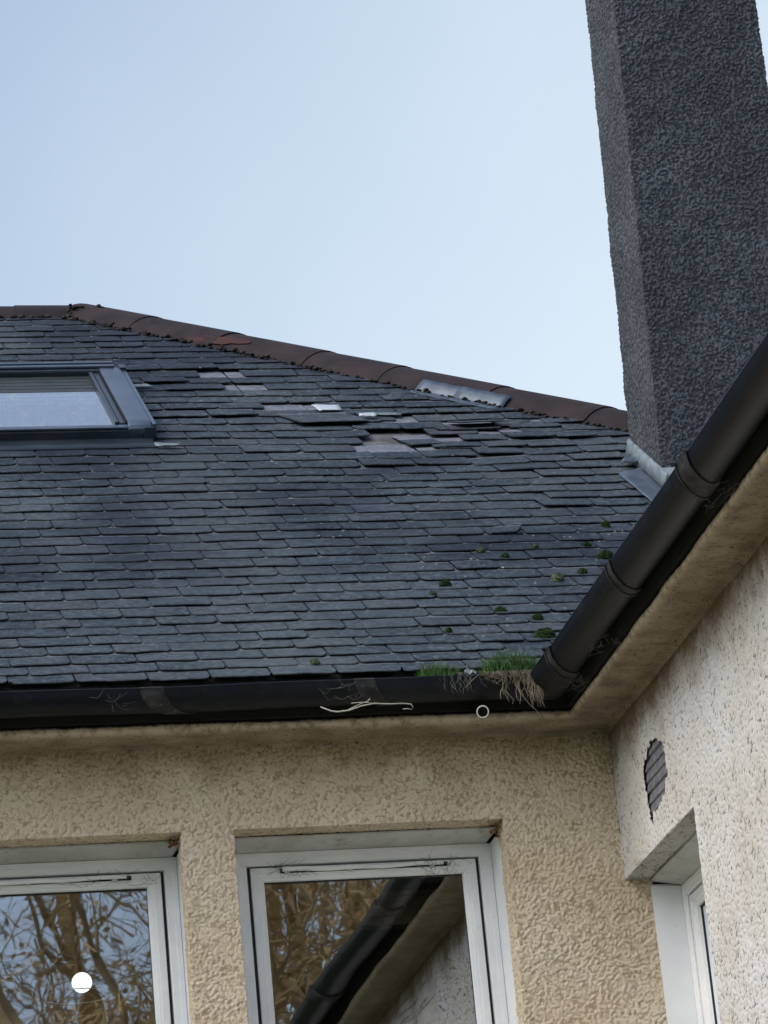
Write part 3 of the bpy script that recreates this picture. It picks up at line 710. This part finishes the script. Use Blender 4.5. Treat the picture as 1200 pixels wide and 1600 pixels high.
# lead flashing at its foot: upstand on the left face, soaker on the slates
m = MB(); rows_ = []
sA, sB = (1.80+.3)/ct-.02, (2.37+.3)/ct
for i in range(15):
    t = i/14; s_ = sA+(sB-sA)*t; xx = 4.457-.0015*math.sin(i*1.7)
    rows_.append([RP(xx+.012, s_, .118+.001*math.sin(i*2.4)), RP(xx, s_, .108), RP(xx-.004, s_, .03)])
m.loft(rows_, closed=False); fl = m.build('lead_upstand', M_leadpale, ch, smooth=True); so = fl.modifiers.new('t', 'SOLIDIFY'); so.thickness = .003
sheet('lead_soaker', [(4.33, 2.20), (4.455, 2.20), (4.455, 2.98), (4.315, 2.88)], M_lead, ch, .042, n_=7)
sheet('lead_fold', [(4.36, 3.02), (4.47, 3.02), (4.50, 3.26), (4.42, 3.14)], M_lead, ch, .06, n_=5, wav=.006)
m = MB(); rows_ = [[(4.46+.79*i/12, 1.835-.022, z_(1.84+.3-.02)+hh+.004*math.sin(i)) for hh in (.0, .07, .14)] for i in range(13)]
m.loft(rows_, closed=False); fl2 = m.build('lead_upstand', M_leadpale, ch, smooth=True); so = fl2.modifiers.new('t', 'SOLIDIFY'); so.thickness = .003

# ------------------------------------------------------------------ windows
def ring(m, T, rect, prof, gap=.0005, sides='LTRB'):
    """profile (inset, depth) swept round rect (u0,u1,v0,v1), four mitred members"""
    u0, u1, v0, v1 = rect
    for sd in sides:
        ends = []
        for e in (0, 1):
            r_ = []
            for i, w in prof:
                g = gap*(1 if e == 0 else -1)
                if sd == 'L': p = (u0+i, (v0+i+g) if e == 0 else (v1-i+g), w)
                if sd == 'R': p = (u1-i, (v1-i-abs(g)) if e == 0 else (v0+i+abs(g)), w)
                if sd == 'T': p = ((u0+i+g) if e == 0 else (u1-i+g), v1-i, w)
                if sd == 'B': p = ((u1-i-abs(g)) if e == 0 else (u0+i+abs(g)), v0+i, w)
                r_.append(T(*p))
            ends.append(r_)
        m.loft(ends)
def window(T, rect, d0, liner, vent=True, name='window'):
    """rect: outer frame; d0: where rough reveal ends; liner: depth of the white lining before the frame"""
    u0, u1, v0, v1 = rect; f = d0+liner; k = .012
    m = MB()
    ring(m, T, rect, [(0, f), (.020, f-.001), (.022, f+.002), (.046, f+.002), (.050, f+.006), (.052, f+.03), (.0, f+.03)])
    w = m.build(name, M_upvc, house)
    m = MB(); ring(m, T, (u0-k, u1+k, v0-k, v1+k), [(-.004, d0-.004), (.003, d0-.004), (k-.002, f-.002), (k-.002, f+.03), (-.004, f+.03)], sides='L')
    m.build('reveal_liner', M_upvc, w)
    m = MB(); ring(m, T, (u0-k, u1+k, v0-k, v1+k), [(-.004, d0-.004), (.003, d0-.004), (k-.002, f-.002), (k-.002, f+.03), (-.004, f+.03)], sides='R')
    m.build('reveal_liner', M_upvc, w)
    m = MB(); ring(m, T, (u0-k, u1+k, v0-k, v1+.03), [(-.004, d0-.004), (.003, d0-.004), (.028, f-.002), (.028, f+.03), (-.004, f+.03)], sides='T'); m.build('head_liner', M_liner, w)
    m = MB(); ring(m, T, (u0+.053, u1-.053, v0+.053, v1-.053), [(0, f+.020), (.016, f+.020), (.016, f+.04), (0, f+.04)]); m.build('gasket', M_gasket, w)
    i0 = .064
    m = MB(); ring(m, T, (u0+i0, u1-i0, v0+i0-.003, v1-i0+.006), [(0, f+.010), (.003, f+.006), (.028, f+.006), (.031, f+.010), (.040, f+.012), (.043, f+.016), (.052, f+.020), (.056, f+.034), (.056, f+.05), (0, f+.05)])
    sh = m.build('sash', M_upvc, w)
    g0 = .119
    m = MB(); ring(m, T, (u0+g0-.003, u1-g0+.003, v0+g0-.003, v1-g0+.006), [(0, f+.030), (.005, f+.034), (.005, f+.045), (0, f+.045)]); m.build('glazing_seal', M_gasket, sh)
    m = MB(); m.box(u0+g0-.01, u1-g0+.01, v0+g0-.01, v1-g0+.01, f+.038, f+.042, lambda a, b_, c_: T(a, b_, c_)); m.build('pane', M_glass, sh)
    if vent:
        N_ = 24; ua, ub = u0+.19, u1-.20
        m = MB(); m.box(ua-.008, ub+.02, v1-.084, v1-.066, f+.004, f+.012, T); m.build('vent_shadow', M_gasket, w)  # black strip standing in for the shadow behind the vent cover
        m = MB(); rows_ = []
        for i in range(N_+1):
            t = i/N_; u = ua+(ub-ua)*t; vz = v1-.071-.005*math.sin(t*3.1)+.0015*math.sin(t*17); b_ = .0105*(1-.25*t)
            rows_.append([T(u, vz+b_*math.cos(a), f-.010+b_*1.2*math.sin(a)) for a in [q*math.pi/4 for q in range(8)]])
        m.loft(rows_); vc = m.build('vent_cover', M_upvc, w, smooth=True)
        for t in (.03, .42, .62, .93): m = MB(); u = ua+(ub-ua)*t; m.box(u-.010, u+.010, v1-.088, v1-.080, f-.006, f+.008, T); m.build('vent_clip', M_liner, w)
    return w
TAa = lambda dx: (lambda u, v, w: Vector((u+dx, w, v)))
wn2 = window(TAa(0), (2.046, 3.084, 3.88, 5.021), .11, .12)
wn1 = window(TAa(-1.281), (2.046, 3.100, 3.88, 5.021), .11, .12)
TBb = lambda u, v, w: Vector((WX+w, -u, v))
wn3 = window(TBb, (.012, 1.043, 3.73, 4.75), .105, .115, vent=False)
wn3['label'] = 'side wall white framed window seen very obliquely'
# cobwebs and grime round the vent covers
def strands(name, n_, box, mat, parent, r=.0009, sag=.02, seed=1):
    q = random.Random(seed); m = MB(); (x0, x1, y0, y1, z0, z1) = box
    for _ in range(n_):
        a = Vector((q.uniform(x0, x1), q.uniform(y0, y1), q.uniform(z0, z1))); c = a+Vector((q.uniform(-.07, .07), q.uniform(-.01, .01), q.uniform(-.035, .035)))
        mid = (a+c)/2+Vector((q.uniform(-.01, .01), 0, -q.uniform(0, sag))); m.tube([a, (a+mid)/2+Vector((0, 0, -.003)), mid, c], r, 3)
    return m.build(name, mat, parent)
strands('cobweb', 34, (2.20, 2.32, .215, .224, 4.935, 4.965), M_web, wn2, .0008, .01, 3)
strands('cobweb', 26, (2.80, 2.94, .205, .222, 4.91, 4.97), M_web, wn2, .0009, .03, 4)
strands('cobweb', 30, (1.38, 1.75, .205, .222, 4.925, 4.955), M_web, wn1, .0008, .01, 5)
for k, (x, z) in enumerate(((3.07, 5.035), (1.80, 5.04))):
    m = MB(); lumps(m, [(x+rnd.uniform(-.02, .015), .07+rnd.uniform(-.04, .04), z+rnd.uniform(-.02, .015)) for _ in range(16)], .007, 0, .004); m.build('corner_debris', plain('rusty_leaf_litter', (.12, .05, .02), (.25, .11, .04), 60, .9), (wn2, wn1)[k])

# rooms behind the front windows
m = MB(); m.box(-3, 3.40, .30, 4.3, 2.7, 5.30)
me_faces = m.f; m.f = [f for i, f in enumerate(me_faces)]; m.f.pop(2); m.mi.pop(2)
room = m.build('room', M_room, house)
m = MB(); m.box(2.45, 3.35, .62, .70, 4.80, 4.915); m.box(2.43, 3.37, .60, .72, 4.917, 4.935); m.box(2.44, 3.36, .607, .618, 4.83, 4.845); m.box(2.44, 3.36, .607, .618, 4.865, 4.885); m.build('pelmet', M_wood, room, bevel=.004)
m = MB(); m.box(-3, 3.40, .29, .30, 2.7, 3.80); m.box(-3, 3.40, .29, .30, 5.09, 5.3); m.box(-3, .70, .29, .30, 3.80, 5.09); m.box(1.86, 1.97, .29, .30, 3.80, 5.09); m.box(3.13, 3.40, .29, .30, 3.80, 5.09); m.build('inner_wall', M_room, room)
m = MB(); m.box(3.86, 3.88, -1.3, .0, 3.2, 5.2); m.box(3.88, 6.5, -1.3, -1.28, 3.2, 5.2); m.box(3.88, 6.5, -.02, .0, 3.2, 5.2)
m.f = m.f[6:]; m.mi = m.mi[6:]; m.box(6.5, 6.52, -1.3, 0, 3.2, 5.2); m.box(3.86, 6.5, -1.3, 0, 5.1, 5.2); m.build('room', M_room, house)

# ceiling lamp hanging inside the left window
lamp = empty('ceiling_lamp', (1.497, .95, 4.70)); tag(lamp, 'round white glowing ceiling lamp behind the glass of the left window', 'lamp')
def sphere(m, c, r, n1=10, n2=16, sq=1):
    vs = [Vector(c)+Vector((r*math.sin(math.pi*i/n1)*math.cos(2*math.pi*j/n2), r*math.sin(math.pi*i/n1)*math.sin(2*math.pi*j/n2), r*sq*math.cos(math.pi*i/n1))) for i in range(n1+1) for j in range(n2)]
    m.add(vs, [(i*n2+j, (i+1)*n2+j, (i+1)*n2+(j+1) % n2, i*n2+(j+1) % n2) for i in range(n1) for j in range(n2)])
m = MB(); sphere(m, (0, 0, 0), .042); m.build('bulb', M_lamp, lamp, smooth=True)
m = MB(); m.tube([(0, 0, .045), (0, 0, .6)], .004, 6); m.build('flex', M_gasket, lamp)
m = MB(); pts = [(-.02+.14*math.cos(a), .14*math.sin(a), -.055) for a in [2*math.pi*k/40 for k in range(41)]]; m.tube(pts, .0022, 5); m.build('shade_rim', M_upvc, lamp, smooth=True)

# ------------------------------------------------------------------ loose things on roof and gutter
def loose(name, label, cat, x0, x1, s0, L, lift, rot, skew=0, group=None):
    b = MB(); c = RP((x0+x1)/2, s0, .03)
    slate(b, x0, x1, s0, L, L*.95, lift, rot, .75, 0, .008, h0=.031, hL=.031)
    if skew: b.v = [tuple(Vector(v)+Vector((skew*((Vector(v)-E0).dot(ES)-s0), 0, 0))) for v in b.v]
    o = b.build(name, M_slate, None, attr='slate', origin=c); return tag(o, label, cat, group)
loose('loose_slate', 'large dark slate lying askew over its neighbours left of the bare patch', 'slate', 2.985, 3.345, 4.08, .235, .014, .05, -.28)
loose('loose_slate', 'thin pale grey slate riding up on the slates below the bent metal flashing', 'slate', 3.76, 4.0, 4.02-.1, .16, .035, .0, -.1)
loose('slate_chip', 'small three cornered slate chip resting on the slates above the moss', 'slate chip', 3.47, 3.59, 1.90, .10, .0, .1, .5)

def moss(x, s_, r, mat, label, group='moss cushions dotted over the slates'):
    m = MB(); q = random.Random(int(x*1000+s_*77)); n1, n2 = 9, 14; vs = []; sx = q.uniform(.85, 1.3)
    for i in range(n1+1):
        for j in range(n2):
            a = math.pi*.62*i/n1; p = 2*math.pi*j/n2; rr = r*(1+.28*(q.random()-.5)+.12*math.sin(3*p+x*9))
            vs.append(ES*(rr*math.sin(a)*math.sin(p)*.9)+Vector((sx*rr*math.sin(a)*math.cos(p), 0, 0))+EN*(rr*.85*math.cos(a)))
    m.add(vs, [(i*n2+j, (i+1)*n2+j, (i+1)*n2+(j+1) % n2, i*n2+(j+1) % n2) for i in range(n1) for j in range(n2)])
    for _ in range(90):          # tufty surface
        a = math.acos(q.uniform(.1, 1)); p = q.uniform(0, 6.28); d = Vector((sx*math.sin(a)*math.cos(p), 0, 0))+ES*(math.sin(a)*math.sin(p)*.9)+EN*(.85*math.cos(a)); c = d*r*.95
        t1 = Vector((q.uniform(-1, 1), q.uniform(-1, 1), q.uniform(-1, 1))).normalized()*.0022; m.add([c-t1, c+t1, c+d.normalized()*q.uniform(.003, .008)], [(0, 1, 2)])
    o = m.build('moss_clump', mat, None); o.location = RP(x, s_, .030); return tag(o, label, 'moss', group)
for x, s_, r, pl, lb in (
    (3.09, 1.109, .021, 0, 'round dark moss ball alone in the middle of the lower slates, above a smaller one'),
    (3.006, .961, .015, 1, 'small pale moss tuft just below and left of the lone dark moss ball'),
    (3.358, 1.613, .018, 1, 'leftmost grey-green moss tuft of the upper row below the slate chip'),
    (3.443, 1.509, .020, 0, 'dark moss cushion beside a white lichen spot in the upper row'),
    (3.609, 1.651, .017, 1, 'pale moss tuft touching a bright white lichen blotch'),
    (3.845, 1.659, .019, 0, 'rightmost dark moss cushion of the upper row near the sloping black gutter'),
    (3.884, 1.474, .032, 0, 'wide green moss mat half hidden against the sloping black gutter'),
    (3.585, 1.136, .030, 1, 'largest grey-green moss cushion in the gap between two lower slates'),
    (3.716, 1.223, .024, 0, 'dark moss cushion right of the largest grey-green one'),
    (3.233, .689, .023, 0, 'dark moss cushion on the slate joint above the grass tuft'),
    (3.362, .572, .023, 0, 'olive moss cushion up and left of the biggest bright green one'),
    (2.958, .425, .017, 0, 'little blackish moss ball straight above the left grass tuft'),
    (3.335, .329, .034, 0, 'biggest bright green moss cushion beside the gutter corner'),
    (2.349, .066, .018, 1, 'pale domed moss growth alone on the bottom slate row left of centre')):
    moss(x, s_, r, M_mosspale if pl else M_moss, lb)
# extra specks of moss in the chimney valley
moss(4.02, 1.99, .022, M_moss, 'flat green moss smear on the slates just below the chimney flashing')

def blades(m, q, n_, x0, x1, y0, y1, z, hmin, hmax, lean=.35):
    for _ in range(n_):
        x = q.uniform(x0, x1); y = q.uniform(y0, y1); h = q.uniform(hmin, hmax)*(.55+.45*math.sin(math.pi*(x-x0)/(x1-x0)))
        dx = q.gauss(0, lean)*h; dy = q.gauss(-.1, lean*.6)*h; w = q.uniform(.0012, .0022); a = q.uniform(0, 3.14); sx, sy = math.cos(a)*w, math.sin(a)*w
        p = [(0, 1), (.45, .85), (.8, .5), (1, .05)]
        vs = []
        for t, ww in p:
            cx, cy, cz = x+dx*t*t, y+dy*t*t, z+h*t*(1-.18*t*t)
            vs += [(cx-sx*ww, cy-sy*ww, cz), (cx+sx*ww, cy+sy*ww, cz)]
        m.add(vs, [(2*i, 2*i+1, 2*i+3, 2*i+2) for i in range(3)])
q = random.Random(4)
g1 = empty('grass_tuft', (2.82, -.33, 5.51)); tag(g1, 'smaller green grass tuft at the left, growing low in the front gutter', 'grass tuft')
m = MB(); blades(m, q, 380, 2.735, 2.885, -.380, -.355, 5.515, .05, .115); m.v = [tuple(Vector(v)-Vector((2.82, -.33, 5.51))) for v in m.v]; m.build('blades', M_grass, g1)
g2 = empty('grass_tuft', (3.1, -.33, 5.51)); tag(g2, 'larger green grass tuft by the gutter corner with dry roots hanging over the edge', 'grass tuft')
m = MB(); blades(m, q, 800, 2.985, 3.215, -.382, -.352, 5.515, .06, .165); blades(m, q, 90, 2.975, 3.225, -.382, -.352, 5.515, .04, .13, .7); m.v = [tuple(Vector(v)-Vector((3.1, -.33, 5.51))) for v in m.v]; m.build('blades', M_grass, g2)
m = MB()
def hang(m, q, x, L, r, wav=.01, y=-.392):
    p = Vector((x, -.36, 5.53)); pts = [p, Vector((x+q.uniform(-.01, .01), y, 5.545))]; z = 5.54; xx = x; n_ = 7
    for i in range(n_): z -= L/n_; xx += q.gauss(0, wav); pts.append(Vector((xx, y-q.uniform(0, .01), z)))
    m.tube(pts, [r]*(len(pts)-1)+[r*.4], 4)
for _ in range(46): hang(m, q, q.gauss(3.19, .013), q.uniform(.08, .155), q.uniform(.0009, .0017), .0035)
for _ in range(22): hang(m, q, q.uniform(3.04, 3.17), q.uniform(.04, .135), q.uniform(.0009, .0017), .007)
for _ in range(20): hang(m, q, q.uniform(2.96, 3.22), q.uniform(.02, .07), q.uniform(.0007, .0014), .009)
m.tube([(3.10, -.39, 5.53), (3.12, -.40, 5.45), (3.15, -.405, 5.40), (3.175, -.405, 5.375), (3.19, -.405, 5.345)], .0013, 4)
m.tube([(2.99, -.385, 5.535), (2.96, -.392, 5.53), (2.93, -.40, 5.505), (2.905, -.40, 5.48)], .0016, 4)
for _ in range(140):
    x = q.uniform(3.0, 3.2); m.tube([(x, -.385, 5.53+q.uniform(-.01, .015)), (x+q.uniform(-.025, .025), -.395, 5.53+q.uniform(-.02, .02)), (x+q.uniform(-.04, .04), -.39, 5.53+q.uniform(-.02, .015))], .0008, 3)
m.v = [tuple(Vector(v)-Vector((3.1, -.33, 5.51))) for v in m.v]; m.build('roots', M_straw, g2)
m = MB()
for _ in range(18): hang(m, q, q.gauss(2.90, .03), q.uniform(.03, .09), .0005, .008)
m.v = [tuple(Vector(v)-Vector((2.82, -.33, 5.51))) for v in m.v]; m.build('roots', M_web, g1)

m = MB(); m.tube([(2.33, -.395, 5.425), (2.37, -.40, 5.405), (2.395, -.402, 5.400), (2.44, -.404, 5.404), (2.49, -.404, 5.420), (2.54, -.403, 5.428), (2.60, -.402, 5.424), (2.65, -.403, 5.424), (2.683, -.403, 5.420), (2.690, -.403, 5.408), (2.684, -.403, 5.399), (2.665, -.403, 5.402), (2.65, -.403, 5.401)], [.002, .0026, .003, .003, .0026, .0024, .0022, .0022, .0022, .0022, .002, .002, .0012], 6)
m.tube([(2.44, -.404, 5.408), (2.49, -.404, 5.430), (2.515, -.404, 5.437), (2.525, -.404, 5.448)], .0018, 5)
m.tube([(2.45, -.404, 5.432), (2.49, -.405, 5.434), (2.53, -.404, 5.430)], .0016, 5)
tag(m.build('dry_stalk', M_string, None, smooth=True, origin=(2.5, -.4, 5.42)), 'pale bent dry stalk hanging under the front gutter beside a joint', 'stalk')
b = MB(); n_ = 6
rows_ = [[Vector((2.912+.045*i/n_+.018*j/n_+rnd.uniform(-.003, .003), -.374+.045*j/n_, 5.545+.04*j/n_+.006*math.sin(i*1.9)+rnd.uniform(-.004, .004))) for j in range(n_+1)] for i in range(n_+1)]
b.loft(rows_, closed=False); o = b.build('plastic_scrap', M_scrap, None, origin=(2.95, -.35, 5.55)); so = o.modifiers.new('t', 'SOLIDIFY'); so.thickness = .002
tag(o, 'crumpled white scrap lodged at the slate edge between the two grass tufts', 'scrap')
# thin webs and root hairs clinging to the gutters
strands('cobweb', 14, (2.34, 2.52, -.393, -.388, 5.46, 5.52), M_web, gA_, .0004, .02, 8)
strands('cobweb', 8, (1.50, 1.66, -.393, -.388, 5.46, 5.53), M_web, gA_, .0004, .02, 9)
q = random.Random(3)
for t in (.3, .8, 2.32):
    m = MB()
    for _ in range(15):
        y = -.305-t-q.uniform(-.12, .12); x = WX-.24+q.uniform(-.07, .02); z = 5.425+q.uniform(-.02, .03)
        m.tube([(x, y, z), (x+q.uniform(-.02, .03), y+q.uniform(-.05, .05), z-q.uniform(0, .02)), (x+q.uniform(-.02, .05), y+q.uniform(-.08, .08), z-q.uniform(-.01, .03))], .0004, 3)
    m.build('cobweb', M_web, gB_)

# ------------------------------------------------------------------ ground and the trees across the garden (seen mirrored in the panes)
m = MB(); m.add([(-400, -400, 0), (400, -400, 0), (400, 400, 0), (-400, 400, 0)], [(0, 1, 2, 3)]); tag(m.build('ground', M_lawn), kind='structure')
m = MB(); m.add([(-8, -1.6, .004), (2.6, -1.6, .004), (2.6, -.0, .004), (-8, -.0, .004)], [(0, 1, 2, 3)]); tag(m.build('path', M_path), kind='structure')
def tree(seed, x, y, H, label, leafn):
    q = random.Random(seed); root = empty('bare_tree', (x, y, 0)); tag(root, label, 'tree', 'bare trees mirrored in the window panes')
    m = MB(); lf = MB(); tips = []
    def grow(p, d, L, r, lev):
        pts = [p]; rs = [r]; n_ = 5 if lev < 3 else 3; k = d
        for i in range(n_):
            k = (k+Vector((q.gauss(0, .13), q.gauss(0, .13), q.gauss(.03, .10)))).normalized(); pts.append(pts[-1]+k*L/n_); rs.append(r*(1-.5*(i+1)/n_))
        m.tube(pts, rs, 7 if lev < 2 else (4 if lev < 4 else 3))
        if lev >= 4: tips.extend(pts[1:]); return
        for _ in range(4 if lev < 1 else (4 if lev < 3 else 3)):
            i = q.randint(2 if lev == 0 else 1, n_); a = k.cross(Vector((q.gauss(0, 1), q.gauss(0, 1), q.gauss(0, 1)))).normalized()
            nd = (k*q.uniform(.5, 1)+a*q.uniform(.5, 1)).normalized(); grow(pts[i], nd, L*q.uniform(.55, .78), rs[i]*.68, lev+1)
        grow(pts[-1], k, L*.75, rs[-1], lev+1)
    grow(Vector((0, 0, 0)), Vector((0, 0, 1)), H*.34, H*.028, 0)
    m.build('trunk', M_bark, root)
    for _ in range(leafn):
        c = q.choice(tips)+Vector((q.gauss(0, .18), q.gauss(0, .18), q.gauss(0, .18))); a = Vector((q.gauss(0, 1), q.gauss(0, 1), q.gauss(0, 1))).normalized(); b_ = a.cross(Vector((q.gauss(0, 1), q.gauss(0, 1), 1))).normalized(); r = q.uniform(.02, .065)
        lf.add([c-a*r, c+b_*r*.6, c+a*r, c-b_*r*.6], [(0, 1, 2, 3)])
    for _ in range(int(leafn*1.6)):       # fine twigs
        c = q.choice(tips)+Vector((q.gauss(0, .25), q.gauss(0, .25), q.gauss(0, .25))); a = Vector((q.gauss(0, .8), q.gauss(0, .8), q.gauss(.5, .7))).normalized()*q.uniform(.2, .6); w = a.cross(Vector((q.gauss(0, 1), q.gauss(0, 1), q.gauss(0, 1)))).normalized()*q.uniform(.006, .016)
        lf.add([c-w, c+w, c+a+w*.3, c+a-w*.3], [(0, 1, 2, 3)])
    lf.build('crown', M_leaf, root)
for sd_, x, y, H, n_, lb in ((1, 4.0, -21, 17, 9000, 'golden bare tree mirrored at the left of the left pane'), (2, 5.9, -23, 18, 9000, 'golden twiggy tree mirrored beside the lamp in the left pane'),
                        (3, 8.2, -22, 17, 5000, 'pale twiggy tree mirrored in the right pane'), (4, 10.4, -25, 19, 5000, 'tall thin branched tree mirrored high in the right pane'), (5, 2.2, -27, 18, 7000, 'far golden tree mirrored low in the left pane'),
                        (6, 7.0, -31, 22, 8000, 'tallest golden tree mirrored behind the others in both panes')):
    tree(sd_, x, y, H, lb, n_)
